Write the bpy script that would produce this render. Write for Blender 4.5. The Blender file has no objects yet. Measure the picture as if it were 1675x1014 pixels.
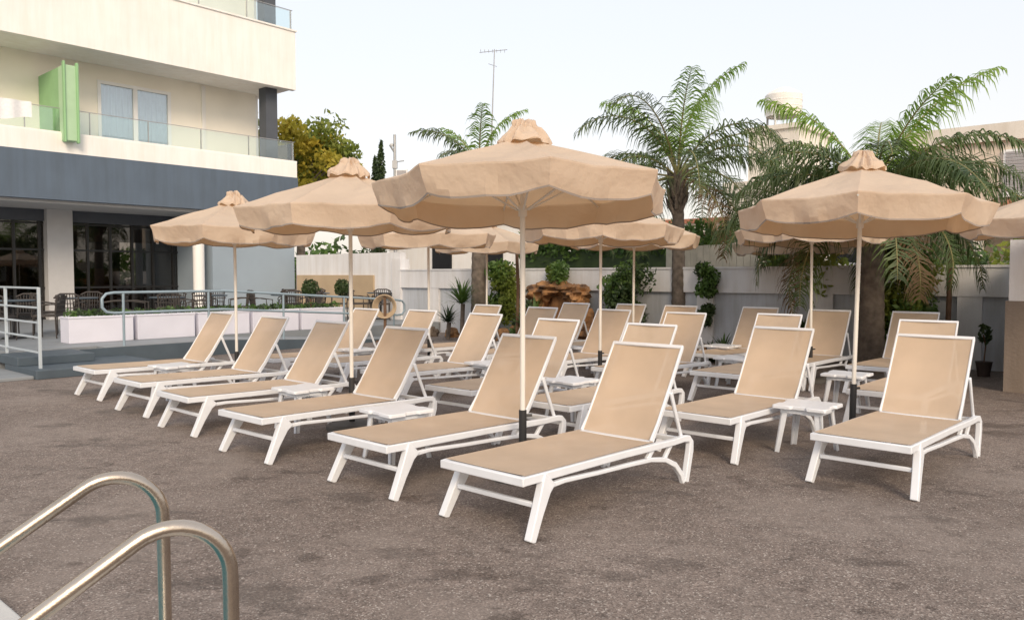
import bpy, math, random
from mathutils import Vector, Matrix, noise
random.seed(7)
R=math.radians
# ---------- materials ----------
def mat(name,col,rough=0.6,var=0.0,vscale=4.0,bump=0.0,bscale=60.0,metal=0.0,trans=0.0,col2=None,spec=None,alpha=1.0,detail=4,tcol=None,bdist=0.02,streak=0.0):
    m=bpy.data.materials.new(name); m.use_nodes=True
    nt=m.node_tree; N=nt.nodes; L=nt.links
    b=N['Principled BSDF']; out=N['Material Output']
    b.inputs['Roughness'].default_value=rough; b.inputs['Metallic'].default_value=metal
    b.inputs['Base Color'].default_value=(*col,1)
    if spec is not None: b.inputs['Specular IOR Level'].default_value=spec
    tc=N.new('ShaderNodeTexCoord'); csock=None
    if var>0 or col2:
        n=N.new('ShaderNodeTexNoise'); n.inputs['Scale'].default_value=vscale; n.inputs['Detail'].default_value=detail
        L.new(tc.outputs['Object'],n.inputs['Vector'])
        r=N.new('ShaderNodeValToRGB'); r.color_ramp.elements[0].position=0.3; r.color_ramp.elements[1].position=0.7
        c2=col2 if col2 else tuple(min(1,c*(1+var)) for c in col)
        c1=col if col2 else tuple(c*(1-var) for c in col)
        r.color_ramp.elements[0].color=(*c1,1); r.color_ramp.elements[1].color=(*c2,1)
        L.new(n.outputs['Fac'],r.inputs['Fac']); csock=r.outputs['Color']
        if streak>0:
            mp=N.new('ShaderNodeMapping'); mp.inputs['Scale'].default_value=(5,5,0.5); L.new(tc.outputs['Object'],mp.inputs[0])
            n4=N.new('ShaderNodeTexNoise'); n4.inputs['Scale'].default_value=1.0; n4.inputs['Detail'].default_value=6; n4.inputs['Roughness'].default_value=0.65
            L.new(mp.outputs[0],n4.inputs['Vector'])
            r4=N.new('ShaderNodeValToRGB'); r4.color_ramp.elements[0].position=0.35; r4.color_ramp.elements[1].position=0.6
            q=1-streak; r4.color_ramp.elements[0].color=(q,q*0.98,q*0.95,1); r4.color_ramp.elements[1].color=(1,1,1,1)
            L.new(n4.outputs['Fac'],r4.inputs['Fac'])
            mm=N.new('ShaderNodeMixRGB'); mm.blend_type='MULTIPLY'; mm.inputs[0].default_value=1
            L.new(csock,mm.inputs[1]); L.new(r4.outputs[0],mm.inputs[2]); csock=mm.outputs[0]
        L.new(csock,b.inputs['Base Color'])
    if bump>0:
        n2=N.new('ShaderNodeTexNoise'); n2.inputs['Scale'].default_value=bscale; n2.inputs['Detail'].default_value=3
        L.new(tc.outputs['Object'],n2.inputs['Vector'])
        bp=N.new('ShaderNodeBump'); bp.inputs['Strength'].default_value=bump; bp.inputs['Distance'].default_value=bdist
        L.new(n2.outputs['Fac'],bp.inputs['Height']); L.new(bp.outputs['Normal'],b.inputs['Normal'])
    last=b.outputs[0]
    if trans>0:
        t=N.new('ShaderNodeBsdfTranslucent')
        if tcol: t.inputs['Color'].default_value=(*tcol,1)
        elif csock: L.new(csock,t.inputs['Color'])
        else: t.inputs['Color'].default_value=(*col,1)
        mx=N.new('ShaderNodeMixShader'); mx.inputs[0].default_value=trans
        L.new(last,mx.inputs[1]); L.new(t.outputs[0],mx.inputs[2]); last=mx.outputs[0]
    if alpha<1:
        t=N.new('ShaderNodeBsdfTransparent'); t.inputs['Color'].default_value=(1,1,1,1)
        mx=N.new('ShaderNodeMixShader'); mx.inputs[0].default_value=alpha
        L.new(t.outputs[0],mx.inputs[1]); L.new(last,mx.inputs[2]); last=mx.outputs[0]
    L.new(last,out.inputs['Surface'])
    return m
M={}
M['plastic']=mat('white_plastic',(0.74,0.77,0.82),0.38,0.04,6,0.02,200)
M['sling']=mat('beige_mesh_fabric',(0.57,0.445,0.33),0.75,0.07,3,0.35,900,alpha=0.92)
M['canopy']=mat('tan_canvas',(0.69,0.575,0.46),0.9,0.10,1.8,0.6,7,trans=0.33,tcol=(0.70,0.43,0.22),bdist=0.035)
M['trim']=mat('grey_piping',(0.33,0.28,0.25),0.8,0.05)
M['pole']=mat('cream_pole_paint',(0.72,0.70,0.66),0.4,0.04)
M['black']=mat('black_steel',(0.02,0.02,0.022),0.5,0.1)
M['base']=mat('umbrella_base_concrete',(0.12,0.115,0.11),0.8,0.15,8)
M['steel']=mat('stainless_steel',(0.50,0.43,0.36),0.27,0.15,6,0.05,60,metal=1.0)
M['render']=mat('white_render',(0.84,0.83,0.81),0.85,0.03,1.5,0.1,60,streak=0.05)
M['cream']=mat('cream_render',(0.86,0.82,0.73),0.85,0.03,1.5,0.1,60)
M['gray']=mat('blue_grey_render',(0.10,0.135,0.185),0.85,0.06,1.2,0.1,60,streak=0.1)
M['gray2']=mat('light_grey_render',(0.28,0.34,0.40),0.85,0.04,1.2,0.1,60)
M['dark']=mat('dark_grey_render',(0.08,0.09,0.11),0.8,0.05)
M['soffit']=mat('soffit_paint',(0.50,0.50,0.51),0.9,0.03)
M['green']=mat('pale_green_paint',(0.26,0.47,0.24),0.7,0.05,3)
M['green2']=mat('light_green_paint',(0.40,0.58,0.38),0.7,0.05,3)
M['frame']=mat('white_window_frame',(0.82,0.82,0.82),0.4,0.02)
M['bframe']=mat('black_window_frame',(0.015,0.015,0.016),0.4,0.1)
M['curtain']=mat('curtain_cloth',(0.84,0.87,0.90),0.9,0.05,8)
M['tile']=mat('terrace_tiles',(0.24,0.26,0.28),0.6,0.08,3,0.05,40)
M['slate']=mat('slate_step',(0.07,0.095,0.12),0.6,0.1,4,0.1,50)
M['planter']=mat('planter_white',(0.70,0.70,0.79),0.6,0.04,2)
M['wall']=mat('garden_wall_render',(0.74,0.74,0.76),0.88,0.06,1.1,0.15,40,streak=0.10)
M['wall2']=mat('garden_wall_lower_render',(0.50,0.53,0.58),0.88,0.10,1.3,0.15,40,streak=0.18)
M['tan']=mat('tan_render',(0.47,0.36,0.24),0.85,0.08,1.5,0.2,30)
M['taupe']=mat('taupe_render',(0.22,0.18,0.15),0.85,0.10,2.0,0.3,30,streak=0.15)
M['peach']=mat('peach_render',(0.68,0.60,0.51),0.88,0.06,0.8,0.1,30,streak=0.1)
M['house']=mat('pale_house_render',(0.72,0.68,0.62),0.88,0.06,0.8,0.1,30,streak=0.1)
M['rooftile']=mat('clay_roof',(0.30,0.13,0.08),0.85,0.25,8,0.3,30)
M['shutter']=mat('grey_shutter',(0.34,0.33,0.34),0.6,0.06)
M['bark']=mat('palm_bark',(0.14,0.115,0.095),0.95,0.35,9,0.8,25)
M['wood']=mat('weathered_wood',(0.13,0.075,0.045),0.85,0.25,6,0.4,40)
M['palmleaf']=mat('palm_leaf',(0.035,0.07,0.022),0.5,trans=0.28,col2=(0.12,0.17,0.05),vscale=1.6)
M['palmleaf2']=mat('palm_leaf_bright',(0.13,0.25,0.03),0.5,trans=0.45,col2=(0.26,0.40,0.07),vscale=1.6)
M['palmdry']=mat('palm_leaf_dry',(0.16,0.10,0.05),0.6,trans=0.3,col2=(0.28,0.19,0.10),vscale=1.6)
M['stem']=mat('palm_rachis',(0.22,0.20,0.08),0.6,0.2)
M['leaf']=mat('leaf_green',(0.035,0.09,0.02),0.55,trans=0.3,col2=(0.13,0.22,0.045),vscale=2.2)
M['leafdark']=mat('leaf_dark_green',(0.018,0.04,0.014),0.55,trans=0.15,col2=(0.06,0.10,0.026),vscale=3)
M['leafyel']=mat('leaf_yellow_green',(0.27,0.31,0.04),0.55,trans=0.5,col2=(0.68,0.53,0.08),vscale=0.8)
M['leafyg']=mat('leaf_olive_green',(0.12,0.18,0.03),0.55,trans=0.4,col2=(0.30,0.33,0.06),vscale=0.9)
M['rock']=mat('ochre_rock',(0.08,0.045,0.028),0.9,bump=0.8,bscale=8,col2=(0.46,0.24,0.10),vscale=4)
M['rockgray']=mat('brown_rock',(0.16,0.12,0.09),0.9,0.4,5,0.8,8)
M['rattan']=mat('dark_rattan',(0.05,0.043,0.04),0.7,0.25,30,0.3,120)
M['rail']=mat('blue_grey_rail_paint',(0.26,0.34,0.40),0.35,0.05)
M['railw']=mat('white_rail_paint',(0.46,0.52,0.57),0.4,0.04)
M['terracotta']=mat('dark_pot',(0.05,0.035,0.03),0.7,0.2)
M['towel']=mat('white_towel',(0.8,0.8,0.82),0.95,0.05,20,0.4,100)
M['coping']=mat('pool_coping',(0.50,0.50,0.49),0.7,0.06,4,0.1,50)
M['water']=mat('pool_water',(0.04,0.20,0.25),0.06,0.1,2,0.3,3)
M['galv']=mat('galvanised_metal',(0.40,0.41,0.42),0.45,0.1,metal=0.5)
M['tank']=mat('white_tank',(0.80,0.78,0.74),0.6,0.05)
M['fence']=mat('pale_timber_fence',(0.50,0.48,0.42),0.8,0.12,5,0.2,30)
M['inside']=mat('room_interior',(0.07,0.06,0.055),0.9,0.2,1.0)
M['warmwood']=mat('warm_panel',(0.30,0.13,0.05),0.7,0.2,3)
def glassmat(name,col,fac,rough=0.02):
    m=bpy.data.materials.new(name); m.use_nodes=True; nt=m.node_tree; N=nt.nodes; L=nt.links
    for n in list(N): 
        if n.type!='OUTPUT_MATERIAL': N.remove(n)
    out=[n for n in N if n.type=='OUTPUT_MATERIAL'][0]
    t=N.new('ShaderNodeBsdfTransparent'); t.inputs[0].default_value=(*col,1)
    g=N.new('ShaderNodeBsdfGlossy'); g.inputs['Roughness'].default_value=rough; g.inputs['Color'].default_value=(1,1,1,1)
    fr=N.new('ShaderNodeFresnel'); fr.inputs[0].default_value=1.5
    ad=N.new('ShaderNodeMath'); ad.operation='ADD'; ad.inputs[1].default_value=fac; ad.use_clamp=True
    L.new(fr.outputs[0],ad.inputs[0])
    mx=N.new('ShaderNodeMixShader'); L.new(ad.outputs[0],mx.inputs[0]); L.new(t.outputs[0],mx.inputs[1]); L.new(g.outputs[0],mx.inputs[2])
    L.new(mx.outputs[0],out.inputs['Surface']); return m
M['glass']=glassmat('balcony_glass',(0.90,0.96,0.95),0.06)
M['wglass']=glassmat('window_glass',(0.86,0.92,0.95),0.14)
M['dglass']=glassmat('dark_restaurant_glass',(0.42,0.40,0.38),0.03)
def ground_mat():
    m=bpy.data.materials.new('aggregate_paving'); m.use_nodes=True; nt=m.node_tree; N=nt.nodes; L=nt.links
    b=N['Principled BSDF']; tc=N.new('ShaderNodeTexCoord')
    def noi(s,d,r=0.5,loc=None,sc=(1,1,1)):
        n=N.new('ShaderNodeTexNoise'); n.inputs['Scale'].default_value=s; n.inputs['Detail'].default_value=d; n.inputs['Roughness'].default_value=r
        if loc:
            mp=N.new('ShaderNodeMapping'); mp.inputs['Location'].default_value=loc; mp.inputs['Scale'].default_value=sc
            L.new(tc.outputs['Object'],mp.inputs[0]); L.new(mp.outputs[0],n.inputs['Vector'])
        else: L.new(tc.outputs['Object'],n.inputs['Vector'])
        return n
    def ramp(src,p0,c0,p1,c1):
        r=N.new('ShaderNodeValToRGB'); r.color_ramp.elements[0].position=p0; r.color_ramp.elements[1].position=p1
        r.color_ramp.elements[0].color=(*c0,1); r.color_ramp.elements[1].color=(*c1,1); L.new(src,r.inputs['Fac']); return r
    def mix(kind,f,a,bb):
        x=N.new('ShaderNodeMixRGB'); x.blend_type=kind
        if isinstance(f,float): x.inputs[0].default_value=f
        else: L.new(f,x.inputs[0])
        for s,i in ((a,1),(bb,2)):
            if isinstance(s,tuple): x.inputs[i].default_value=(*s,1)
            else: L.new(s,x.inputs[i])
        return x.outputs[0]
    base=ramp(noi(0.35,6,0.62).outputs['Fac'],0.34,(0.138,0.110,0.095),0.66,(0.212,0.176,0.156)).outputs[0]
    v=N.new('ShaderNodeTexVoronoi'); v.inputs['Scale'].default_value=125; L.new(tc.outputs['Object'],v.inputs['Vector'])
    sp=N.new('ShaderNodeSeparateColor'); L.new(v.outputs['Color'],sp.inputs[0])
    st=ramp(sp.outputs[0],0.0,(0.45,0.43,0.42),1.0,(1.55,1.55,1.57)).outputs[0]
    c=mix('MULTIPLY',0.85,base,st)
    r2=ramp(sp.outputs[1],0.91,(0,0,0),0.97,(0.8,0.8,0.8)).outputs[0]
    c=mix('MIX',r2,c,(0.46,0.42,0.385))
    mo=ramp(noi(7,5,0.7).outputs['Fac'],0.3,(0.78,0.78,0.78),0.7,(1.2,1.2,1.2)).outputs[0]
    c=mix('MULTIPLY',1.0,c,mo)
    du=ramp(noi(0.8,8,0.72,(9.3,2.2,0)).outputs['Fac'],0.48,(0,0,0),0.70,(0.65,0.65,0.65)).outputs[0]
    c=mix('MIX',du,c,(0.29,0.248,0.222))
    n3=noi(0.7,8,0.68,(5.1,3.3,0),(1.0,1.9,1))
    wet=ramp(n3.outputs['Fac'],0.555,(0,0,0),0.60,(1,1,1)).outputs[0]
    c=mix('MULTIPLY',wet,c,(0.62,0.60,0.585))
    n5=noi(1.9,5,0.65,(1.3,4.1,0)); sm=ramp(n5.outputs['Fac'],0.62,(0,0,0),0.66,(0.9,0.9,0.9)).outputs[0]
    c=mix('MULTIPLY',sm,c,(0.60,0.58,0.57))
    n6=noi(5.5,3,0.5,(7.3,1.1,0)); s6=ramp(n6.outputs['Fac'],0.71,(0,0,0),0.73,(0.9,0.9,0.9)).outputs[0]
    c=mix('MULTIPLY',s6,c,(0.6,0.58,0.57))
    L.new(c,b.inputs['Base Color'])
    rr=N.new('ShaderNodeMapRange'); L.new(wet,rr.inputs[0]); rr.inputs[3].default_value=0.88; rr.inputs[4].default_value=0.55
    L.new(rr.outputs[0],b.inputs['Roughness'])
    bp=N.new('ShaderNodeBump'); bp.inputs['Strength'].default_value=0.6; bp.inputs['Distance'].default_value=0.005
    L.new(v.outputs['Distance'],bp.inputs['Height']); L.new(bp.outputs[0],b.inputs['Normal'])
    return m
M['ground']=ground_mat()

# ---------- mesh builder ----------
class MB:
    def __init__(s): s.v=[];s.f=[];s.m=[];s.mats=[]
    def mi(s,k):
        if k not in s.mats: s.mats.append(k)
        return s.mats.index(k)
    def add(s,vs,fs,k):
        o=len(s.v); s.v+= [tuple(x) for x in vs]; i=s.mi(k)
        for f in fs: s.f.append(tuple(o+j for j in f)); s.m.append(i)
    def box(s,a,b,k):
        x0,y0,z0=[min(a[i],b[i]) for i in range(3)]; x1,y1,z1=[max(a[i],b[i]) for i in range(3)]
        vs=[(x0,y0,z0),(x1,y0,z0),(x1,y1,z0),(x0,y1,z0),(x0,y0,z1),(x1,y0,z1),(x1,y1,z1),(x0,y1,z1)]
        s.add(vs,[(0,3,2,1),(4,5,6,7),(0,1,5,4),(1,2,6,5),(2,3,7,6),(3,0,4,7)],k)
    def tube(s,pts,r,k,n=10,cap=True):
        pts=[Vector(p) for p in pts]; rs=r if isinstance(r,(list,tuple)) else [r]*len(pts)
        up=None; vs=[];m=len(pts)
        for i,p in enumerate(pts):
            d=(pts[min(i+1,m-1)]-pts[max(i-1,0)]).normalized()
            if up is None:
                up=Vector((0,0,1)) if abs(d.z)<0.9 else Vector((1,0,0))
            a=d.cross(up)
            if a.length<1e-5: a=d.cross(Vector((0,1,0)))
            a.normalize(); bb=a.cross(d).normalized(); up=bb
            for j in range(n):
                t=2*math.pi*j/n; vs.append(p+a*math.cos(t)*rs[i]+bb*math.sin(t)*rs[i])
        fs=[]
        for i in range(m-1):
            for j in range(n):
                fs.append((i*n+j,i*n+(j+1)%n,(i+1)*n+(j+1)%n,(i+1)*n+j))
        if cap: fs.append(tuple(range(n))[::-1]); fs.append(tuple((m-1)*n+j for j in range(n)))
        s.add(vs,fs,k)
    def sweep(s,pts,w,h,k,y0=0,y1=None):
        m=len(pts); vs=[]
        hs=h if isinstance(h,(list,tuple)) else [h]*m
        for i,(x,z) in enumerate(pts):
            a=pts[max(i-1,0)]; b=pts[min(i+1,m-1)]
            dx,dz=b[0]-a[0],b[1]-a[1]; l=math.hypot(dx,dz); nx,nz=-dz/l,dx/l
            yy=y0 if y1 is None else y0+(y1-y0)*i/(m-1)
            hh=hs[i]/2
            vs+=[(x+nx*hh,yy-w/2,z+nz*hh),(x+nx*hh,yy+w/2,z+nz*hh),(x-nx*hh,yy+w/2,z-nz*hh),(x-nx*hh,yy-w/2,z-nz*hh)]
        fs=[]
        for i in range(m-1):
            for j in range(4): fs.append((i*4+j,i*4+(j+1)%4,(i+1)*4+(j+1)%4,(i+1)*4+j))
        fs.append((3,2,1,0)); q=(m-1)*4; fs.append((q,q+1,q+2,q+3))
        s.add(vs,fs,k)
    def grid(s,fn,nu,nv,k):
        vs=[fn(i/nu,j/nv) for i in range(nu+1) for j in range(nv+1)]
        fs=[(i*(nv+1)+j,(i+1)*(nv+1)+j,(i+1)*(nv+1)+j+1,i*(nv+1)+j+1) for i in range(nu) for j in range(nv)]
        s.add(vs,fs,k)
    def lathe(s,prof,k,n=24,c=(0,0,0)):
        vs=[(c[0]+r*math.cos(2*math.pi*j/n),c[1]+r*math.sin(2*math.pi*j/n),c[2]+z) for r,z in prof for j in range(n)]
        fs=[(i*n+j,i*n+(j+1)%n,(i+1)*n+(j+1)%n,(i+1)*n+j) for i in range(len(prof)-1) for j in range(n)]
        s.add(vs,fs,k)
    def blob(s,c,rad,k,seed=0,amp=0.25,fq=1.6,n=14):
        vs=[];fs=[]
        for i in range(n+1):
            th=math.pi*i/n
            for j in range(2*n):
                ph=math.pi*j/n; d=Vector((math.sin(th)*math.cos(ph),math.sin(th)*math.sin(ph),math.cos(th)))
                q=1+amp*noise.noise(d*fq+Vector((seed,seed*2.3,0)))*2+amp*0.5*noise.noise(d*fq*3+Vector((seed,0,0)))
                vs.append((c[0]+d.x*rad[0]*q,c[1]+d.y*rad[1]*q,c[2]+d.z*rad[2]*q))
        for i in range(n):
            for j in range(2*n):
                fs.append((i*2*n+j,(i+1)*2*n+j,(i+1)*2*n+(j+1)%(2*n),i*2*n+(j+1)%(2*n)))
        s.add(vs,fs,k)
    def leaves(s,c,rad,n,size,k,shell=0.4,seed=None,stretch=1.7):
        rnd=random.Random(seed) if seed is not None else random
        for _ in range(n):
            d=Vector((rnd.gauss(0,1),rnd.gauss(0,1),rnd.gauss(0,1))).normalized()
            q=shell+(1-shell)*rnd.random()**0.6
            q*=1+0.35*noise.noise(d*2.0+Vector(c))
            p=Vector((c[0]+d.x*rad[0]*q,c[1]+d.y*rad[1]*q,c[2]+d.z*rad[2]*q))
            a=Vector((rnd.gauss(0,1),rnd.gauss(0,1),rnd.gauss(0,1)-0.3)).normalized()
            b=a.cross(Vector((rnd.gauss(0,1),rnd.gauss(0,1),rnd.gauss(0,1)))).normalized()
            l=size*rnd.uniform(0.6,1.3)*stretch/2; w=l/stretch*0.8
            s.add([p-a*l,p+b*w,p+a*l,p-b*w],[(0,1,2,3)],k)
    def mesh(s,name,smooth=30):
        me=bpy.data.meshes.new(name+'_mesh'); me.from_pydata(s.v,[],s.f)
        for k in s.mats: me.materials.append(M[k])
        me.polygons.foreach_set('material_index',s.m)
        if smooth:
            me.polygons.foreach_set('use_smooth',[True]*len(s.f))
            me.update()
            try: me.set_sharp_from_angle(angle=R(smooth))
            except Exception: pass
        me.update(); return me
def link(me,name,loc=(0,0,0),rot=0,parent=None,bevel=0,scale=1):
    o=bpy.data.objects.new(name,me); bpy.context.collection.objects.link(o)
    o.location=loc; o.rotation_euler=(0,0,rot); o.scale=(scale,)*3 if not isinstance(scale,tuple) else scale
    if parent: o.parent=parent
    if bevel:
        b=o.modifiers.new('bevel','BEVEL'); b.width=bevel; b.segments=2; b.limit_method='ANGLE'; b.angle_limit=R(40)
        b.harden_normals=False
    return o
def empty(name,loc=(0,0,0),rot=0):
    o=bpy.data.objects.new(name,None); bpy.context.collection.objects.link(o); o.location=loc; o.rotation_euler=(0,0,rot); return o
ANG=math.atan2(0.75,0.66)   # site grid: local X = u, local Y = v
def uv(u,v,z=0):
    c,s=math.cos(ANG),math.sin(ANG); return (u*c-v*s,u*s+v*c,z)

# ---------- ground ----------
g=MB(); g.box((-250,-250,-0.3),(250,250,0),'ground'); link(g.mesh('ground',0),'ground')
p=MB(); p.box((-6,1.6,0.0),(0.78,10.6,0.012),'water'); link(p.mesh('pool_water',0),'pool_water',rot=ANG)
p=MB()
for a,b in (((0.78,1.3),(1.10,10.9)),((-6.3,1.3),(-6,10.9)),((-6,1.3),(0.78,1.6)),((-6,10.6),(0.78,10.9))):
    p.box((a[0],a[1],-0.05),(b[0],b[1],0.03),'coping')
link(p.mesh('pool_coping',0),'pool_coping',rot=ANG,bevel=0.01)

# ---------- sun lounger ----------
def lounger_mesh():
    m=MB()
    for sgn in (-1,1):
        y=sgn*0.318
        m.sweep([(-0.005,0.343),(0.5,0.336),(1.0,0.328),(1.35,0.318),(1.6,0.312),(1.74,0.316),(1.80,0.311),(1.83,0.28),(1.822,0.22),(1.785,0.11),(1.75,0.0)],0.042,[0.052,0.048,0.046,0.046,0.044,0.046,0.048,0.052,0.058,0.055,0.05],'plastic',y,y+sgn*0.03)
        m.sweep([(0.21,0.325),(0.16,0.27),(0.09,0.15),(0.01,0.0)],0.052,[0.13,0.092,0.066,0.052],'plastic',y,y+sgn*0.035)
        m.sweep([(0.14,0.272),(0.35,0.280),(0.7,0.262),(1.05,0.25),(1.3,0.238),(1.48,0.208),(1.61,0.15),(1.69,0.07),(1.72,0.0)],0.033,[0.035,0.028,0.026,0.028,0.030,0.036,0.04,0.04,0.04],'plastic',y,y+sgn*0.03)
        m.sweep([(1.28,0.24),(1.36,0.31)],0.03,0.035,'plastic',y)
        m.sweep([(1.50,0.20),(1.60,0.30)],0.028,0.03,'plastic',y)
        m.sweep([(1.37,0.345),(1.46,0.46),(1.64,0.74),(1.785,0.975)],0.018,[0.044,0.038,0.034,0.028],'plastic',sgn*0.298)
        m.sweep([(1.60,0.665),(1.66,0.52),(1.745,0.33)],0.020,0.03,'plastic',sgn*0.315)
    m.box((-0.03,-0.339,0.316),(0.006,0.339,0.368),'plastic')
    m.box((0.6,-0.3,0.300),(0.64,0.3,0.330),'plastic')
    m.box((1.33,-0.3,0.315),(1.39,0.3,0.352),'plastic')
    m.box((1.76,-0.32,0.28),(1.80,0.32,0.315),'plastic')
    m.sweep([(1.775,0.963),(1.79,0.986)],0.612,0.022,'plastic')
    m.box((0.085,-0.31,0.17),(0.115,0.31,0.20),'plastic')
    def seat(a,b):
        x=0.004+a*1.365; y=(b-0.5)*0.648; e=abs(2*b-1)
        return (x,y,0.3735-0.023*a-0.018*(1-e**2)*math.sin(math.pi*min(1,0.05+a*0.95))+0.002*math.sin(a*37)*(1-e))
    m.grid(seat,20,10,'sling')
    def back(a,b):
        x=1.378+a*(1.779-1.378); z=0.356+a*(0.974-0.356); y=(b-0.5)*0.580
        d=0.016*math.sin(math.pi*b); return (x+d*0.85,y,z-d*0.5)
    m.grid(back,8,8,'sling')
    return m.mesh('sun_lounger',35)
LM=lounger_mesh()
feet=[(-.17,4.58),(-1.06,5.40),(-2.21,6.39),(-3.22,7.45),(-4.13,8.43),(-5.20,9.54),
 (.27,6.97),(-.63,7.87),(-1.56,9.2),(-2.5,10.25),(-3.45,10.8),
 (2.41,5.39),(1.49,6.39),
 (1.25,9.47),(.33,10.47),(-.7,11.27),(-1.58,12.27),
 (3.6,7.57),(2.38,9.07),(4.48,9.67),(3.57,10.27),(2.78,11.27),(1.7,11.87),(0,13.17),(.93,12.67)]
for i,(x,y) in enumerate(feet):
    link(LM,'sun_lounger',(x,y,0),ANG+R(random.uniform(-1.5,1.5)),bevel=0.006)

# ---------- side table ----------
def table_mesh():
    m=MB(); S=0.22
    pts=[]
    def side(a,b):
        a=Vector(a);b=Vector(b);d=b-a; n=Vector((-d.y,d.x)).normalized()
        out=[a+d*0.03]
        for t,k in ((0.34,0),(0.38,1),(0.62,1),(0.66,0)): out.append(a+d*t+n*0.022*k)
        out.append(a+d*0.97); return out
    c=[(-S,-S),(S,-S),(S,S),(-S,S)]
    for i in range(4): pts+=side(c[i],c[(i+1)%4])
    n=len(pts)
    vs=[(p.x,p.y,0.405) for p in pts]+[(p.x*1.02,p.y*1.02,0.40) for p in pts]+[(p.x*1.02,p.y*1.02,0.375) for p in pts]
    fs=[tuple(range(n))]+[(r*n+i,(r+1)*n+i,(r+1)*n+(i+1)%n,r*n+(i+1)%n) for r in (0,1) for i in range(n)]+[tuple(2*n+i for i in range(n))[::-1]]
    m.add(vs,fs,'plastic')
    m.box((-0.17,-0.17,0.335),(0.17,0.17,0.3745),'plastic')
    for sx in (-1,1):
        for sy in (-1,1):
            pts3=[(sx*0.165,sy*0.165,0.375),(sx*0.18,sy*0.18,0.22),(sx*0.205,sy*0.205,0.0)]
            for (dx,dy) in ((0.036*-sx,0.012*-sy),(0.012*-sx,0.036*-sy)):
                vs=[]
                for q,(x,y,z) in enumerate(pts3):
                    k=1.25-0.35*q/2
                    vs+=[(x,y,z),(x+dx*k*1.3,y,z),(x+dx*k*1.3,y+dy*k*1.3,z),(x,y+dy*k*1.3,z)]
                fs=[(i*4+j,i*4+(j+1)%4,(i+1)*4+(j+1)%4,(i+1)*4+j) for i in range(2) for j in range(4)]+[(0,1,2,3),(8,9,10,11)]
                m.add(vs,fs,'plastic')
    return m.mesh('side_table',30)
TM=table_mesh()
for x,y in [(-.95,6.42),(-2.05,7.66),(-4.15,9.6),(.63,8.25),(2.52,6.65),(3.75,8.75),(3.3,12.3),(3.0,10.5),(-.3,9.9),(1.25,11.9),(-2.3,11.7)]:
    link(TM,'side_table',(x,y,0),ANG+R(random.uniform(-6,6)),bevel=0.004)

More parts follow.
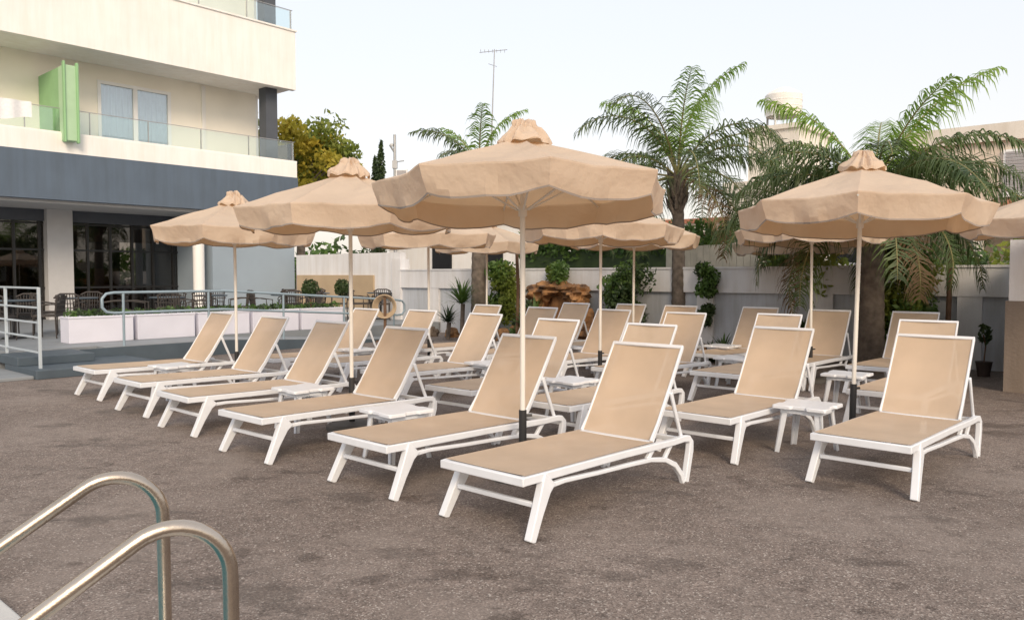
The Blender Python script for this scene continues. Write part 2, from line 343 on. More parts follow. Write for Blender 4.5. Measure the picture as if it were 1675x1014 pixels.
# ---------- umbrella ----------
def umbrella_mesh(seed,tilt=0.0,taz=0.0,ze=2.13):
    rnd=random.Random(seed); m=MB(); NP=8; SUB=10; Rr=1.09; za=2.50; n=NP*SUB
    TX,TY=math.cos(taz)*tilt,math.sin(taz)*tilt
    def T(v): return (v[0],v[1],v[2]+TX*v[0]+TY*v[1])
    def rim(j):
        f=(j%SUB)/SUB*2-1; phi=f*math.pi/NP
        return f, Rr*math.cos(math.pi/NP)/math.cos(phi)*(1-0.025*(1-f*f))
    wob=[rnd.uniform(-1,1) for _ in range(NP)]; wo2=[rnd.uniform(-1,1) for _ in range(NP)]
    rings=[]
    for s in [0.10,0.2,0.35,0.5,0.65,0.8,0.92,1.0]:
        ring=[]
        for j in range(n):
            f,r=rim(j); th=2*math.pi*j/n
            z=za+(ze-za)*s-0.030*(1-f*f)*math.sin(math.pi*min(1,s*0.95))*(1+0.6*wob[j//SUB]) - (0.008*(1-f*f) if s>=1 else 0)
            z+=0.020*noise.noise(Vector((math.cos(th)*4*s,math.sin(th)*4*s,seed)))
            ring.append((r*s*math.cos(th),r*s*math.sin(th),z))
        rings.append(ring)
    for q in [0.06,0.28,0.5,0.75,0.94,1.0]:
        ring=[]
        for j in range(n):
            f,r=rim(j); th=2*math.pi*j/n
            drop=0.168+0.040*(1-abs(f)**3)+0.014*wo2[j//SUB]*f
            wv=noise.noise(Vector((math.cos(th)*5,math.sin(th)*5+seed*1.7,q*0.8)))
            rr=r+0.004-0.05*q+0.07*wv*q
            base=rings[7][j][2]
            ring.append((rr*math.cos(th),rr*math.sin(th),base-drop*q))
        rings.append(ring)
    vs=[T(v) for r in rings for v in r]; K=len(rings)
    for a in range(K-1):
        fs=[(a*n+j,(a+1)*n+j,(a+1)*n+(j+1)%n,a*n+(j+1)%n) for j in range(n)]
        if a==0: o=len(m.v); m.add(vs,fs,'canopy')
        else:
            i=m.mi('trim' if a==K-2 else 'canopy')
            for f in fs: m.f.append(tuple(o+k for k in f)); m.m.append(i)
    for p_ in range(NP):
        th=2*math.pi*p_/NP; c,s=math.cos(th),math.sin(th)
        m.tube([T((0.05*c,0.05*s,2.455)),T((Rr*0.99*c,Rr*0.99*s,ze-0.03))],0.009,'pole',6)
        m.tube([(0.045*c,0.045*s,1.98),T((Rr*0.55*c,Rr*0.55*s,za+(ze-za)*0.55-0.035))],0.008,'pole',6)
    prof=[(0.0,2.625),(0.045,2.622),(0.072,2.607),(0.082,2.585),(0.088,2.565),(0.125,2.54),(0.165,2.51),(0.195,2.472),(0.198,2.448)]
    nn=110; vs=[]
    for i,(r,z) in enumerate(prof):
        for j in range(nn):
            th=2*math.pi*j/nn
            amp=(0.0,0.10,0.20,0.22,0.17,0.12,0.09,0.08,0.08)[i]
            w=math.sin(th*11+seed+i*0.35+1.8*math.sin(3*th+seed))*(0.7+0.3*math.sin(5*th+i))
            q=r*(1+amp*w); vs.append((q*math.cos(th)+0.01*math.sin(seed),q*math.sin(th),z+0.014*w*(i>0)+0.03*noise.noise(Vector((math.cos(th)*1.5,math.sin(th)*1.5+i,seed)))))
    fs=[(i*nn+j,(i+1)*nn+j,(i+1)*nn+(j+1)%nn,i*nn+(j+1)%nn) for i in range(len(prof)-1) for j in range(nn)]
    m.add(vs,fs,'canopy')
    m.tube([(0,0,0.10),(0,0,2.60)],0.019,'pole',14)
    m.tube([(0,0,1.93),(0,0,2.01)],0.032,'pole',14)
    m.tube([(0,0,0.03),(0,0,0.50)],0.029,'black',14)
    m.tube([(0,0,0.46),(0.07,0.0,0.46)],0.010,'black',8)
    m.lathe([(0.0,0.07),(0.06,0.07),(0.22,0.055),(0.25,0.035),(0.25,0.0)],'base',28)
    return m.mesh('patio_umbrella',12)
UM=[umbrella_mesh(1,0.055,R(-98),2.15),umbrella_mesh(4,0.02,1),umbrella_mesh(9,0.02,3),umbrella_mesh(13,0.03,R(-110),2.12),umbrella_mesh(17)]
um=[(.08,5.8,8,1),(-1.57,7.65,30,1),(-3.64,10.35,0,.985),(3.14,7.2,20,1),(-1.3,12.3,15,1),(1.17,10.4,40,1),(1.96,12.7,5,1),(-.5,15.3,22,1),(4.2,11.0,12,1),(5.0,14.0,33,.97),(6.15,8.7,8,1)]
for i,(x,y,a,s) in enumerate(um):
    me=UM[i] if i<4 else UM[(4,1,2)[i%3]]
    o=link(me,'patio_umbrella',(x,y,0),R(a),scale=s)
    o.rotation_euler=(R(random.uniform(-.5,.5)),R(1.2 if i==3 else random.uniform(-.5,.5)),R(a))

# ---------- pool ladder ----------
m=MB(); D=Vector((-0.86,-0.51,0)).normalized()
for P in (Vector((-0.765,2.10,0)),Vector((-1.175,2.61,0))):
    pts=[P+Vector((0,0,z)) for z in (0.0,0.3,0.58,0.66)]
    rr=0.15; c=P+D*rr+Vector((0,0,0.69))
    for k in range(1,15):
        a=math.pi-(math.pi-R(57))*k/14
        pts.append(c+D*(rr*math.cos(a))+Vector((0,0,rr*math.sin(a))))
    last=pts[-1]; dirn=(D*math.sin(R(57))-Vector((0,0,1))*math.cos(R(57))).normalized()
    for t in (0.1,0.3,0.55,0.75): pts.append(last+dirn*t)
    e=pts[-1]
    pts+= [e+dirn*0.1+Vector((0,0,-0.03)),e+dirn*0.15+Vector((0,0,-0.12)),e+dirn*0.15+Vector((0,0,-0.3)),Vector(((e+dirn*0.15).x,(e+dirn*0.15).y,-0.2))]
    m.tube(pts,0.0215,'steel',24)
    m.lathe([(0.0225,0.035),(0.04,0.03),(0.05,0.0305),(0.055,0.0)],'steel',20,c=(P.x,P.y,0.002))
link(m.mesh('pool_ladder',60),'pool_ladder')

# ---------- hotel building (site grid coordinates) ----------
H=empty('hotel_building',rot=ANG)
def part(fn,name,parent=H,bevel=0,smooth=0):
    mb=MB(); fn(mb); return link(mb.mesh(name,smooth),name,parent=parent,bevel=bevel)
U0,U1=-6.0,14.26
def f(b):
    b.box((U0,21.6,7.3),(U1,21.8,9.1),'render'); b.box((U0,21.8,7.35),(U1,33,7.6),'render')
    b.box((U0,21.56,9.1),(U1+0.04,21.9,9.15),'render')
    b.box((U0,21.6,4.56),(U1,21.8,5.05),'render'); b.box((U0,21.8,4.6),(U1,33,4.85),'render')
    b.box((U0,21.62,5.05),(U1+0.02,21.85,5.09),'render')
    b.box((U0,23.3,4.85),(8.97,23.5,7.35),'cream'); b.box((11.04,23.3,4.85),(U1-0.4,23.5,7.35),'cream')
    b.box((8.97,23.3,6.93),(11.04,23.5,7.35),'cream')
    b.box((U0,23.3,9.15),(U1-0.4,23.5,12.5),'cream'); b.box((U0,21.6,12.2),(U1,33,12.5),'render')
    b.box((U1-0.4,23.5,4.85),(U1-0.2,33,12.2),'render')
    b.box((12.0,23.24,5.0),(12.12,23.3,7.3),'render')
part(f,'upper_storeys')
def f(b):
    b.box((U0,21.55,3.38),(U1,21.75,4.56),'gray'); b.box((U0,21.75,3.3),(U1,33,3.42),'soffit')
    b.box((11.5,21.8,0),(U1,22.0,3.3),'gray2'); b.box((U1-0.2,22.0,0),(U1,33,3.3),'gray2')
    b.box((7.75,23.7,0),(8.4,24.3,3.3),'soffit'); b.box((U0,23.9,2.98),(12.9,24.05,3.3),'dark')
    b.box((0.5,23.7,0),(1.1,24.3,3.3),'soffit')
    b.box((11.5,22.0,0),(11.7,24.1,3.3),'gray2')
part(f,'ground_storey')
def f(b):
    b.box((13.55,22.2,9.15),(13.95,22.6,12.2),'dark')
    b.box((13.5,22.1,4.85),(13.9,22.5,7.35),'dark')
part(f,'dark_column')
part(lambda b:b.tube([(11.15,21.95,0),(11.15,21.95,3.3)],0.16,'render',24),'round_column',smooth=40)
def f(b):
    b.box((U0,21.70,5.09),(U1-0.05,21.715,5.66),'glass'); b.box((U0,21.72,9.15),(U1-0.05,21.735,9.75),'glass')
    b.box((U1-0.06,21.715,5.09),(U1-0.045,23.3,5.66),'glass')
part(f,'balcony_glass')
def f(b):
    for z0,z1 in ((5.09,5.69),(9.15,9.78)):
        for i in range(14):
            u=U1-0.1-i*1.5; b.box((u-0.010,21.69,z0),(u+0.010,21.725,z1-0.02),'galv')
        b.box((U0,21.695,z1-0.015),(U1-0.03,21.725,z1),'galv')
part(f,'balcony_railing')
def f(b):
    b.box((7.5,21.75,4.95),(7.62,23.3,6.75),'green'); b.box((7.45,21.35,4.85),(7.75,21.75,6.72),'green2')
    b.box((7.42,21.30,4.80),(7.47,21.42,6.80),'green'); b.box((7.72,21.30,4.80),(7.78,21.42,6.80),'green')
part(f,'balcony_divider_fin',bevel=0.02)
def f(b):
    u0,u1,z0,z1=8.97,11.04,4.86,6.93
    for a,c in (((u0,z0),(u1,z0+0.09)),((u0,z1-0.09),(u1,z1)),((u0,z0+0.09),(u0+0.09,z1-0.09)),((u1-0.09,z0+0.09),(u1,z1-0.09)),(((u0+u1)/2-0.06,z0+0.09),((u0+u1)/2+0.06,z1-0.09))):
        b.box((a[0],23.26,a[1]),(c[0],23.36,c[1]),'frame')
    b.box((u0+0.09,23.31,z0+0.09),(u1-0.09,23.315,z1-0.09),'wglass')
    b.box((u0-0.3,23.9,z0),(u1+0.3,23.95,z1+0.1),'inside')
    b.grid(lambda a,c:(u0+0.05+a*(u1-u0-0.1),23.40+0.03*math.sin(a*75)+0.012*math.sin(a*31),z0+0.05+c*(z1-z0-0.1)),200,1,'curtain')
part(f,'balcony_window')
part(lambda b:b.box((U0,24.0,0.28),(11.5,24.01,2.98),'dglass'),'restaurant_glass')
def f(b):
    u=U0
    while u<11.5:
        if not (7.7<u<8.4): b.box((u-0.03,23.95,0.28),(u+0.03,24.06,2.98),'bframe')
        u+=0.62
    for z in (0.30,1.15,2.2,2.93): b.box((U0,23.96,z-0.025),(11.5,24.05,z+0.025),'bframe')
part(f,'restaurant_window_frames')
def f(b):
    b.box((U0,28.5,0),(11.6,28.7,3.3),'inside'); 
    for i in range(7): b.box((2+i*1.5,25.4,0.3),(2.8+i*1.5,25.8,1.1+0.3*(i%3)),'warmwood')
    b.box((9.2,24.8,0.3),(10.6,25.4,1.2),'warmwood'); b.box((8.8,24.8,2.5),(11.2,25.0,2.9),'warmwood')
part(f,'restaurant_interior')
mb=MB(); mb.grid(lambda a,c:(5.85+a*0.95,21.66-0.03*math.sin(a*14)-0.01*c,5.73-c*(0.44+0.06*math.sin(a*5))),24,4,'towel'); link(mb.mesh('towel',40),'towel',rot=ANG)
# terrace
T=MB()
T.box((-6,15.0,0),(14.2,24,0.28),'tile'); T.box((5.4,13.95,0),(7.6,15.0,0.276),'tile')
T.box((3.0,14.3,0.0),(5.4,15.0,0.276),'tile')
T.add([(7.6,13.95,0),(12.3,13.95,0),(12.3,15,0),(7.6,15,0),(7.6,13.95,0.276),(7.6,15,0.276),(12.3,13.95,0.004),(12.3,15,0.004)],[(4,6,7,5),(0,1,6,4)],'tile')
link(T.mesh('terrace',0),'terrace',rot=ANG)
T=MB(); T.box((5.0,13.90,0.0),(7.6,13.946,0.27),'slate')
T.add([(7.6,13.90,0),(12.3,13.90,0),(12.3,13.946,0),(7.6,13.946,0),(7.6,13.90,0.27),(7.6,13.946,0.27),(12.3,13.90,0.0),(12.3,13.946,0.0)],[(4,6,7,5),(0,1,6,4)],'slate')
link(T.mesh('terrace_kerb',0),'terrace_kerb',rot=ANG)
T=MB(); T.box((3.9,12.5,0),(5.7,13.9,0.13),'slate'); T.box((3.9,13.3,0.13),(5.0,14.3,0.26),'slate'); T.box((-6,12.6,0),(3.9,15.0,0.05),'tile')
link(T.mesh('terrace_steps',0),'terrace_steps',rot=ANG,bevel=0.01)
m=MB()
def hz(u): return 1.20 if u<7.6 else 1.20-0.30*(u-7.6)/4.7
top=[(u,14.02,hz(u)) for u in (5.6,6.5,7.6,9,10.5,11.9)]
loopR=[(12.05,14.02,hz(12)-0.02),(12.12,14.02,hz(12)-0.10),(12.12,14.02,hz(12)-0.24),(12.05,14.02,hz(12)-0.33)]
bot=[(u,14.02,hz(u)-0.35) for u in (11.9,10.5,9,7.6,6.5,5.6)]
loopL=[(5.47,14.02,0.87),(5.40,14.02,0.95),(5.40,14.02,1.10),(5.47,14.02,1.18)]
m.tube(top+loopR+bot+loopL+[top[0]],0.024,'rail',10)
for u in (5.75,7.3,8.9,10.4,11.8):
    gz=0.27 if u<7.6 else 0.27*(1-(u-7.6)/4.7)
    m.tube([(u,14.02,gz),(u,14.02,hz(u))],0.022,'rail',10)
link(m.mesh('ramp_handrail',50),'ramp_handrail',rot=ANG)
m=MB()
for v in (12.8,14.3,15.8,17.3): m.box((4.03,v-0.022,0.05),(4.07,v+0.022,1.32),'railw')
for z in (0.36,0.58,0.80,1.02,1.31): m.box((4.035,12.83,z-0.014),(4.065,17.27,z+0.014),'railw')
link(m.mesh('metal_railing',0),'metal_railing',rot=ANG,bevel=0.005)
for i in range(5):
    u=5.25+i*1.2
    P=empty('planter_box',uv(u,15.1,0.28),ANG)
    b=MB()
    b.box((0,0,0),(1.12,0.42,0.44),'planter'); b.box((-0.012,-0.012,0.44),(1.132,0.432,0.475),'planter')
    link(b.mesh('box',0),'box',parent=P,bevel=0.008)
    b=MB()
    for k in range(7): b.leaves((0.1+0.155*k,0.21,0.50),(0.11,0.17,0.07+0.05*random.random()),90,0.045,'leafdark' if k%2 else 'leaf')
    link(b.mesh('plants',0),'plants',parent=P)
for u in (10.45,11.35):
    P=empty('topiary_tree',uv(u,15.35,0.5),0)
    b=MB(); b.tube([(0,0,-0.2),(0.01,0,0.3),(0,0,0.55)],0.014,'wood',8); link(b.mesh('trunk',40),'trunk',parent=P)
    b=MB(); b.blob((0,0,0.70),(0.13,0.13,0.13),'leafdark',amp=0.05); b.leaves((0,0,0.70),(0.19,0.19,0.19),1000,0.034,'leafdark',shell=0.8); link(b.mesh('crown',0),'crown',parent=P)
def chair_mesh():
    b=MB()
    for sx in (-1,1):
        b.tube([(sx*0.2,-0.2,0),(sx*0.2,-0.19,0.44)],0.013,'rattan',6); b.tube([(sx*0.2,0.22,0),(sx*0.2,0.2,0.44),(sx*0.2,0.25,0.82)],0.013,'rattan',6)
        b.tube([(sx*0.22,-0.2,0.42),(sx*0.25,-0.2,0.62),(sx*0.26,0.05,0.66),(sx*0.22,0.23,0.66)],0.013,'rattan',6)
    b.box((-0.22,-0.22,0.42),(0.22,0.22,0.46),'rattan')
    for k in range(9):
        x=(k/8-0.5)*0.42; q=1-(2*k/8-1)**2
        b.tube([(x,0.2,0.47),(x,0.23+0.03*q,0.78+0.05*q)],0.010,'rattan',5)
    for z in (0.55,0.64,0.73): b.tube([(-0.22,0.21,z),(-0.1,0.25,z),(0.1,0.25,z),(0.22,0.21,z)],0.010,'rattan',5)
    b.tube([(-0.23,0.2,0.78),(-0.12,0.25,0.84),(0.12,0.25,0.84),(0.23,0.2,0.78)],0.018,'rattan',6)
    return b.mesh('rattan_chair',40)
CM=chair_mesh()
b=MB(); b.lathe([(0,0.74),(0.36,0.74),(0.38,0.73),(0.36,0.71),(0,0.71)],'slate',24); b.tube([(0,0,0),(0,0,0.72)],0.03,'black',10); b.lathe([(0.0,0.03),(0.2,0.02),(0.22,0)],'black',20)
TBM=b.mesh('terrace_table',40)
for i in range(7):
    u=5.0+i*1.5; v=17.2+(i%2)*0.9
    link(TBM,'terrace_table',uv(u,v,0.28))
    for a in (20,110,200,290):
        aa=R(a+random.uniform(-15,15))
        x,y,_=uv(u,v); link(CM,'rattan_chair',(x-0.62*math.sin(aa),y+0.62*math.cos(aa),0.28),aa)
b=MB()
for k in range(5): 
    b.tube([(0.26*math.cos(t*math.pi/12)*(1-0.08*k),0.04*k-0.08,0.8+0.26*math.sin(t*math.pi/12)*(1-0.08*k)) for t in range(25)],0.014,'tan',6)
b.box((-0.03,-0.02,0),(0.03,0.03,1.05),'wood'); b.box((-0.2,-0.05,0),(0.2,0.05,0.04),'wood')
link(b.mesh('hose_reel',40),'hose_reel',(-2.85,17.6,0))

# ---------- garden wall ----------
W=MB(); WU=14.2
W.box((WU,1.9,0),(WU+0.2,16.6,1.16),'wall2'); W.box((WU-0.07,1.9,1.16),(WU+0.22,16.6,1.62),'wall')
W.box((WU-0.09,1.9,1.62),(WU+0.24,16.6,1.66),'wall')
for v in (2.6,4.9,7.2,12.9,15.0): W.box((WU-0.06,v,0),(WU,v+0.35,1.16),'wall')
W.box((WU,16.6,0),(WU+0.2,21.6,2.13),'wall'); W.box((WU-0.06,17.7,0.55),(WU,21.5,1.5),'tan'); W.box((WU-0.08,16.5,0),(WU+0.25,16.85,1.95),'wall')
link(W.mesh('garden_wall',0),'garden_wall',rot=ANG)
W=MB(); W.box((11.75,-6,0),(14.4,1.9,1.17),'taupe'); W.box((11.78,-6,1.17),(14.4,1.87,1.95),'wall'); link(W.mesh('corner_wall',0),'corner_wall',rot=ANG)
b=MB(); 
for k in range(5): b.box((WU-0.13,3.9,0.72+0.07*k),(WU-0.07,4.15,0.76+0.07*k),'dark')
b.box((WU-0.071,3.88,0.68),(WU-0.061,4.17,1.08),'dark'); link(b.mesh('wall_lamp',0),'wall_lamp',rot=ANG)
b=MB(); b.tube([(0,0,0),(0.02,0,1.2),(0,0,1.98)],0.04,'wood',8); link(b.mesh('wooden_post',40),'wooden_post',(6.72,12.1,0))
b=MB(); b.tube([(0,0,0),(0.03,0,1.2),(0,0,2.0)],0.035,'wood',8); link(b.mesh('wooden_post',40),'wooden_post',(0.1,16.5,0))
b=MB()
v=6.6
while v<8.6: b.box((WU+0.6,v,0),(WU+0.63,v+0.14,2.12+random.uniform(-.015,.015)),'fence'); v+=0.146
link(b.mesh('timber_fence',0),'timber_fence',rot=ANG)
b=MB()
for k in range(12): b.leaves((16.2,8.0+k*0.5,2.2+0.15*random.random()),(0.5,0.45,0.45),330,0.10,'leaf')
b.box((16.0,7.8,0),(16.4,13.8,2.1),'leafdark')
link(b.mesh('hedge',0),'hedge',rot=ANG)

# ---------- neighbouring houses ----------
P=empty('neighbour_house',rot=ANG)
def hp(fn,name,bevel=0): return part(fn,name,P,bevel)
def f(b):
    b.box((24,-8,0),(32,6.3,5.0),'peach'); b.box((23.85,-8,5.0),(32,6.4,5.45),'house')
    b.box((24.5,6.3,0),(32,12.0,4.2),'house'); b.box((24.35,6.4,4.2),(32,12.1,4.55),'house')
    b.box((25.2,9.9,4.55),(28,11.6,6.25),'house'); b.box((25.1,9.8,6.25),(28.1,11.7,6.4),'house')
    b.box((24.8,12.1,0),(30,15.2,3.3),'house'); b.box((24.6,12.1,3.3),(30,15.3,3.45),'rooftile')
hp(f,'walls')
def f(b):
    for v in (2.85,-0.6):
        b.box((23.9,v,3.6),(24.0,v+1.15,4.75),'frame'); 
        for k in range(12): b.box((23.87,v+0.06,3.66+k*0.088),(23.9,v+1.09,3.72+k*0.088),'shutter')
        b.box((23.82,v-0.08,3.52),(24.0,v+1.23,3.58),'frame')
    b.box((24.44,7.2,1.8),(24.5,8.6,3.2),'frame'); b.box((24.43,7.28,1.88),(24.44,8.52,3.12),'bframe')
    b.box((24.74,12.8,1.4),(24.8,14.0,2.6),'bframe')
hp(f,'windows')
def f(b):
    b.add([(21.5,1.5,2.9),(21.5,6.6,2.9),(24,6.6,3.4),(24,1.5,3.4),(21.5,1.5,2.8),(21.5,6.6,2.8),(24,6.6,3.3),(24,1.5,3.3)],[(0,3,2,1),(4,5,6,7),(0,1,5,4),(1,2,6,5),(0,4,7,3)],'rooftile')
    for v in (1.7,4,6.4): b.box((21.6,v,0),(21.8,v+0.2,2.8),'house')
    for k in range(14): b.tube([(21.48,1.6+k*0.37,2.93),(24,1.6+k*0.37,3.43)],0.07,'rooftile',8)
hp(f,'porch_roof')
b=MB(); b.lathe([(0,0.95),(0.25,0.93),(0.52,0.78),(0.6,0.7),(0.6,0.12),(0.56,0.05),(0.56,0)],'tank',28)
for z in (0.3,0.5): b.lathe([(0.6,z-0.02),(0.615,z),(0.6,z+0.02)],'tank',28)
for sx in (-.4,.4):
    for sy in (-.4,.4): b.box((sx-.03,sy-.03,-0.42),(sx+.03,sy+.03,0.02),'galv')
link(b.mesh('water_tank',40),'water_tank',uv(26.0,10.75,6.8))
b=MB()
for k in range(5):
    b.box((21.6,11.2+k*0.55,2.65),(24.6,11.28+k*0.55,2.78),'wood')
for v in (11.3,13.4): b.box((21.7,v,0),(21.82,v+0.12,2.65),'wood')
b.box((21.65,11.1,2.55),(21.8,13.7,2.65),'wood')
for k in range(30): b.box((21.5,11.1+k*0.09,2.78),(24.7,11.15+k*0.09,2.80),'shutter')
link(b.mesh('pergola',0),'pergola',rot=ANG)
P2=empty('white_outbuilding',rot=ANG)
part(lambda b:(b.box((20,14.5,0),(26,24,3.3),'render'),b.box((19.9,14.4,3.3),(26.1,24.1,3.5),'house')),'walls',P2)
part(lambda b:[b.box((19.95,v,1.4),(20,v+1.0,2.5),'bframe') for v in (15.5,18,20.5)],'windows',P2)

# ---------- palms ----------
def palm(name,base,h,tr,nf,Lf,seed,rise=80,low=-25,lean=(0,0),bright=3,dense=46,dry=0,hang=1.0,dr=95,lw=0.011,lf=0.25):
    rnd=random.Random(seed); E=empty(name,(base[0],base[1],0))
    b=MB(); n=40; pts=[];rs=[]
    for i in range(n+1):
        t=i/n; pts.append((lean[0]*t*t,lean[1]*t*t,h*t)); rs.append(tr*(1.25-0.4*t)*(1+0.07*(i%2))+ (tr*0.35 if t>0.88 else 0))
    b.tube(pts,rs,'bark',14)
    top=Vector(pts[-1])
    for k in range(34):
        a=k*2.4; z=-0.05-0.022*k; d=Vector((math.cos(a),math.sin(a),0))
        q=top+Vector((0,0,z)); b.tube([q+d*tr*0.8,q+d*(tr*1.5)+Vector((0,0,0.12)),q+d*(tr*1.9)+Vector((0,0,0.28))],[0.05,0.035,0.012],'bark',6)
    link(b.mesh('trunk',40),'trunk',parent=E)
    b=MB()
    for i in range(nf):
        az=i*2.39996+rnd.uniform(-.25,.25); fr=i/(nf-1)
        el=R(rise+(low-rise)*fr**0.85+rnd.uniform(-8,8)); L=Lf*rnd.uniform(0.82,1.1)
        droop=R(dr+rnd.uniform(-15,25))*(0.6 if i<bright else 1)
        H2=Vector((math.cos(az),math.sin(az),0)); p=top+Vector((0,0,-0.05)); seg=26; path=[p.copy()]; dirs=[]
        for s in range(seg):
            t=s/seg; e=el-droop*t**1.4; d=H2*math.cos(e)+Vector((0,0,1))*math.sin(e)
            dirs.append(d); p=p+d*(L/seg); path.append(p.copy())
        key='palmleaf2' if i<bright else ('palmdry' if i>=nf-dry else 'palmleaf')
        b.tube(path,[0.024*(1-0.85*k/seg) for k in range(seg+1)],'stem',5)
        side=Vector((-math.sin(az),math.cos(az),0))
        for k in range(dense):
            t=0.16+0.84*k/dense; x=t*seg; i0=min(int(x),seg-1); q=path[i0].lerp(path[i0+1],x-i0); d=dirs[i0]
            ll=L*lf*(math.sin(math.pi*min(1,0.12+t*0.85))**0.6)*rnd.uniform(0.7,1.2)
            for sg in (-1,1):
                if rnd.random()<0.05: continue
                sd=side*sg
                l1=(sd*rnd.uniform(0.6,1)+d*rnd.uniform(0.4,0.8)+Vector((0,0,rnd.uniform(-0.2,0.4)))).normalized()
                l2=(l1+Vector((0,0,-rnd.uniform(0.5,1.1)*hang))).normalized()
                l3=(l1*0.4+Vector((0,0,-1.0*hang))).normalized()
                w=d*lw
                a0=q; a1=q+l1*ll*0.38; a2=a1+l2*ll*0.35; a3=a2+l3*ll*0.32
                b.add([a0-w,a0+w,a1+w*1.4,a1-w*1.4,a2+w,a2-w,a3],[(0,1,2,3),(3,2,4,5),(5,4,6)],key)
    link(b.mesh('fronds',0),'fronds',parent=E)
palm('palm_tree',(3.38,15.9),3.5,0.12,24,2.95,3,rise=86,low=-5,lean=(-0.05,0),bright=4,dense=64,dr=103,dry=1,hang=1.2,lw=0.009)
palm('palm_tree',(5.55,12.1),2.75,0.16,38,2.55,11,rise=66,low=-18,bright=4,dense=68,dry=3,dr=82,hang=1.3,lw=0.009,lf=0.27)
palm('palm_tree',(-0.78,18.6),4.0,0.16,22,1.85,5,rise=75,low=-10,dr=90)

# ---------- plants ----------
def bush(name,loc,clumps,n,size,key,key2=None):
    b=MB()
    for i,(x,y,z,r) in enumerate(clumps): b.leaves((x,y,z),(r,r,r*0.95),n,size,key2 if (key2 and i%2) else key,shell=0.3)
    return link(b.mesh(name,0),name,loc)
def rc(n,wx,wy,z0,z1,r0,r1):
    return [(random.uniform(-wx,wx),random.uniform(-wy,wy),random.uniform(z0,z1),random.uniform(r0,r1)) for _ in range(n)]
bush('bamboo_bush',(6.25,12.45,0),rc(24,0.42,0.3,0.25,1.9,0.2,0.32),260,0.07,'leaf','leafyg')
bush('climbing_vine',uv(13.95,7.25,0),rc(12,0.12,0.10,0.5,1.65,0.13,0.2),150,0.06,'leaf','leafdark')
bush('vine_hedge',uv(13.8,9.0,0),rc(26,0.25,0.5,0.2,1.6,0.22,0.35),240,0.065,'leafdark','leaf')
bush('shrub',uv(13.7,12.35,0),rc(14,0.2,0.3,0.3,1.65,0.2,0.3),220,0.07,'leaf','leafyg')
bush('shrub',uv(13.9,10.9,0),rc(10,0.15,0.6,1.45,1.7,0.12,0.22),160,0.06,'leaf','leafyg')
bush('shrub',uv(13.6,11.6,0),rc(8,0.2,0.3,0.1,0.9,0.15,0.28),200,0.07,'leaf','leafdark')
bush('shrub',uv(15.2,6.0,0),rc(14,0.4,1.2,1.2,1.9,0.3,0.45),220,0.09,'leaf','leafyg')
bush('shrub',uv(16.5,2.5,0),rc(18,0.6,1.6,1.0,2.0,0.4,0.6),220,0.10,'leaf','leafyg')
def spiky(name,loc,n,L,w,key='leaf',trunk=0.0):
    b=MB()
    if trunk: b.tube([(0,0,0),(0.03,0.02,trunk)],0.05,'bark',8)
    for i in range(n):
        az=random.uniform(0,6.283); el=R(random.uniform(5,88)); H2=Vector((math.cos(az),math.sin(az),0)); s=Vector((-math.sin(az),math.cos(az),0))
        p=Vector((0,0,trunk)); l=L*random.uniform(0.7,1.1); vs=[]
        for k in range(5):
            t=k/4; e=el-R(50)*t*t; ww=w*(1-t)**0.7*(0.6+0.8*min(t*3,1)); vs+=[p-s*ww,p+s*ww]; p=p+(H2*math.cos(e)+Vector((0,0,math.sin(e))))*l/4
        b.add(vs,[(2*k,2*k+1,2*k+3,2*k+2) for k in range(4)],key)
    return link(b.mesh(name,0),name,loc)
spiky('yucca_plant',(-1.15,17.9,0),110,0.68,0.022,key='leaf',trunk=0.85)
spiky('yucca_plant',(-1.5,18.3,0),60,0.5,0.022,key='leafdark',trunk=0.4)
spiky('aloe_plant',(3.75,13.9,0),60,0.55,0.03,key='leaf')
spiky('aloe_plant',(3.45,13.5,0),40,0.45,0.03,key='leafdark')
spiky('agave_plant',(5.05,13.5,0),50,0.42,0.03,key='leafdark',trunk=0.4)
spiky('aloe_plant',(2.3,15.1,0),50,0.5,0.03,key='leaf')
spiky('aloe_plant',(0.45,16.2,0),60,0.8,0.03,key='leaf',trunk=0.3)
P=empty('potted_plant',(7.0,11.6,0))
b=MB(); b.lathe([(0,0),(0.08,0),(0.11,0.2),(0.12,0.22),(0.10,0.22),(0,0.2)],'terracotta',20); link(b.mesh('pot',40),'pot',parent=P)
b=MB(); b.tube([(0,0,0.2),(0.02,0,0.45),(-0.02,0,0.62)],0.01,'wood',6); b.leaves((0,0,0.62),(0.09,0.09,0.14),90,0.06,'leafdark'); link(b.mesh('foliage',0),'foliage',parent=P)
b=MB()
spec=[(0,-0.55,.25,.3,.28,.35),(0,.55,.25,.3,.28,.35),(0,-0.6,.7,.28,.26,.32),(0,.6,.72,.28,.25,.32),(0,-.5,1.08,.3,.3,.2),(0,.48,1.08,.3,.3,.2),(0,0,1.2,.35,.45,.16),(.15,0,.6,.12,.5,.6),(-.35,-.3,.12,.3,.3,.18),(-.35,.35,.12,.3,.3,.18),(-.45,0,.1,.25,.3,.14),(0,-0.95,.2,.25,.3,.3),(0,.98,.2,.25,.3,.28)]
for i,(x,y,z,a,c,d) in enumerate(spec): b.blob((x,y,z),(a,c,d),'rock',seed=i*3.1,amp=0.35,fq=2.2,n=14)
link(b.mesh('rock_waterfall',18),'rock_waterfall',uv(13.75,10.75,0),ANG)
b=MB()
for i in range(16): b.blob((random.uniform(-.3,.3),-2.6+i*0.55,0.06),(random.uniform(.12,.24),random.uniform(.12,.28),random.uniform(.1,.22)),'rockgray' if i%3 else 'rock',seed=i*1.3,amp=0.25,n=9)
link(b.mesh('garden_rocks',25),'garden_rocks',uv(13.3,9.6,0),ANG)

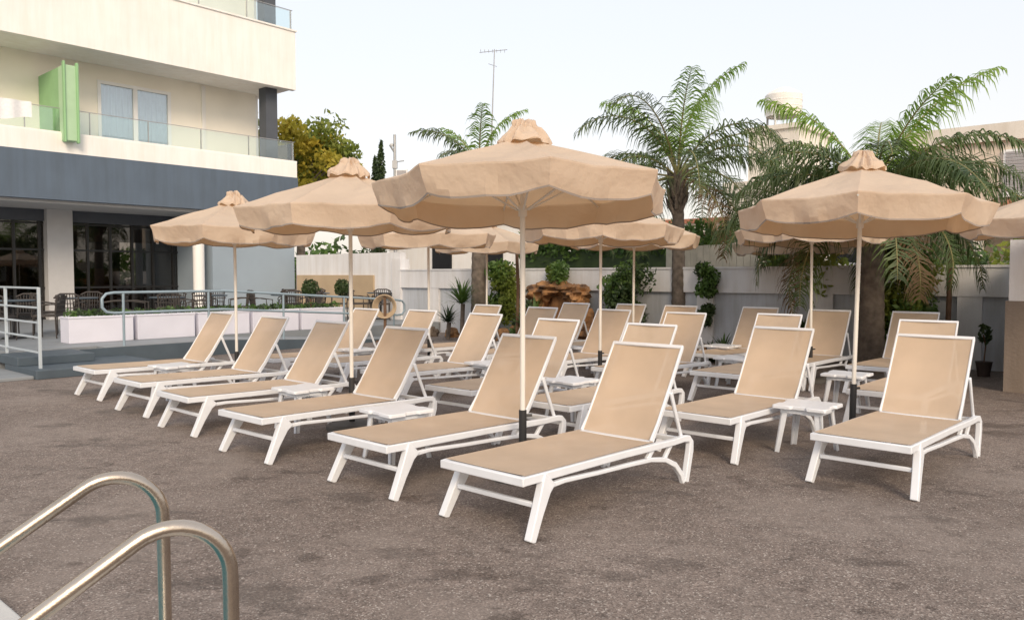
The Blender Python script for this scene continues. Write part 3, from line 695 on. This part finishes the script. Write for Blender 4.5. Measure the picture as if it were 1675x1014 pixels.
# ---------- background trees ----------
def tree(name,loc,h,cr,n,size,key,key2,ncl=30,seed=1):
    rnd=random.Random(seed); E=empty(name,loc); b=MB()
    b.tube([(0,0,0),(0.1,0,h*0.35),(0,0.1,h*0.6)],[0.22,0.17,0.10],'bark',10)
    cl=[]
    for i in range(ncl):
        d=Vector((rnd.gauss(0,1),rnd.gauss(0,1),rnd.gauss(0,0.8))).normalized()*rnd.uniform(0.35,1)
        c=Vector((d.x*cr,d.y*cr,h*0.72+d.z*cr*0.85)); cl.append(c)
        if i%2==0: b.tube([(0,0.05,h*rnd.uniform(0.35,0.58)),(c.x*0.5,c.y*0.5,(h*0.55+c.z)/2),tuple(c)],[0.07,0.04,0.015],'bark',6)
    link(b.mesh('trunk',40),'trunk',parent=E); b=MB()
    for i,c in enumerate(cl):
        r=cr*rnd.uniform(0.2,0.36); b.leaves(tuple(c),(r,r,r*0.75),n,size,key if i%3 else key2,shell=0.2)
    link(b.mesh('crown',0),'crown',parent=E)
tree('broadleaf_tree',(-9.2,34,0),8.9,2.6,240,0.16,'leafyel','leafyg',56,2)
tree('broadleaf_tree',(-13.5,37,0),9.0,2.8,200,0.16,'leafyel','leafyg',34,8)
for i,(x,y,h) in enumerate(((-6.65,40,8.2),(-7.1,41,7.6))):
    E=empty('cypress_tree',(x,y,0)); b=MB(); b.tube([(0,0,0),(0,0,h*0.5)],0.12,'bark',8); link(b.mesh('trunk',40),'trunk',parent=E)
    b=MB()
    for k in range(24):
        t=k/23; b.leaves((random.uniform(-.06,.06),0,1+(h-1.3)*t),(0.36*(1-t)**0.5+0.08,)*2+(0.4,),170,0.10,'leafdark',shell=0.3)
    link(b.mesh('crown',0),'crown',parent=E)
b=MB()
for k in range(60):
    a=R(-60+k*2.1); d=70+random.uniform(-8,8); x,y=d*math.sin(a),d*math.cos(a)
    r=random.uniform(1.6,2.6)
    b.leaves((x,y,r*0.8),(r*1.3,r*1.3,r),260,0.5,'leafdark' if k%2 else 'leaf',shell=0.3)
link(b.mesh('distant_trees',0),'distant_trees')
b=MB(); b.tube([(0,0,0),(0.05,0,5),(0.22,0,10.0)],[0.05,0.035,0.018],'galv',8)
b.tube([(-0.35,0.1,9.9),(0.7,-0.1,9.95)],0.012,'galv',6)
for k in range(7): 
    x=-0.3+0.15*k; b.tube([(x,-0.22,9.92),(x,0.22,9.92)],0.007,'galv',5); b.tube([(x,0,9.86),(x,0,10.0)],0.007,'galv',5)
b.tube([(0,-0.2,9.4),(0.3,0.2,9.4)],0.01,'galv',5)
link(b.mesh('antenna_mast',40),'antenna_mast',(-0.88,30,0))
b=MB(); b.tube([(0,0,0),(0,0,6.1)],[0.07,0.045],'galv',10); b.tube([(-0.05,0,5.2),(0.3,0,5.25)],0.02,'galv',6)
b.box((0.05,-0.12,4.55),(0.42,0.05,4.95),'frame'); b.box((0.08,-0.13,4.58),(0.39,-0.12,4.92),'shutter'); b.tube([(0,0,5.5),(-0.15,-0.1,5.75)],0.03,'galv',6); b.box((-0.08,-0.08,5.0),(0.08,0.08,5.25),'galv'); b.box((-0.16,-0.06,5.72),(-0.05,0.06,5.8),'galv')
link(b.mesh('floodlight_pole',40),'floodlight_pole',(-3.85,26,0))

# ---------- camera ----------
cam=bpy.data.cameras.new('camera'); co=bpy.data.objects.new('camera',cam); bpy.context.collection.objects.link(co)
co.location=(0,0,1.5); co.rotation_euler=(R(90-2.54),0,0); cam.sensor_width=36; cam.lens=27.6; cam.clip_end=1000; cam.clip_start=0.05
bpy.context.scene.camera=co
# ---------- light ----------
ts=Vector((0.22,-0.97,0)).normalized(); EL=R(30)
td=Vector((ts.x*math.cos(EL),ts.y*math.cos(EL),math.sin(EL)))
s=bpy.data.lights.new('sun','SUN'); s.energy=2.2; s.angle=R(20); s.color=(1.0,0.80,0.58)
so=bpy.data.objects.new('sun',s); bpy.context.collection.objects.link(so); so.rotation_euler=td.to_track_quat('Z','Y').to_euler(); so.location=(0,0,20)
w=bpy.data.worlds.new('World'); bpy.context.scene.world=w; w.use_nodes=True; N=w.node_tree.nodes; L=w.node_tree.links
bg=N['Background']; sky=N.new('ShaderNodeTexSky'); sky.sky_type='NISHITA'; sky.sun_disc=False; sky.sun_elevation=EL; sky.sun_rotation=math.atan2(ts.x,ts.y)
sky.air_density=1.0; sky.dust_density=3.0
L.new(sky.outputs[0],bg.inputs[0]); bg.inputs[1].default_value=0.06
bg2=N.new('ShaderNodeBackground'); tc=N.new('ShaderNodeTexCoord'); sx=N.new('ShaderNodeSeparateXYZ'); L.new(tc.outputs['Generated'],sx.inputs[0])
rp=N.new('ShaderNodeValToRGB'); rp.color_ramp.elements[0].position=0.0; rp.color_ramp.elements[0].color=(0.98,0.87,0.77,1); rp.color_ramp.elements[1].position=0.3; rp.color_ramp.elements[1].color=(0.92,0.91,0.91,1)
L.new(sx.outputs[2],rp.inputs[0]); L.new(rp.outputs[0],bg2.inputs[0]); bg2.inputs[1].default_value=0.87
ad=N.new('ShaderNodeAddShader'); L.new(bg.outputs[0],ad.inputs[0]); L.new(bg2.outputs[0],ad.inputs[1]); L.new(ad.outputs[0],N['World Output'].inputs[0])
sc=bpy.context.scene; sc.view_settings.view_transform='Standard'; sc.view_settings.look='None'; sc.view_settings.exposure=0
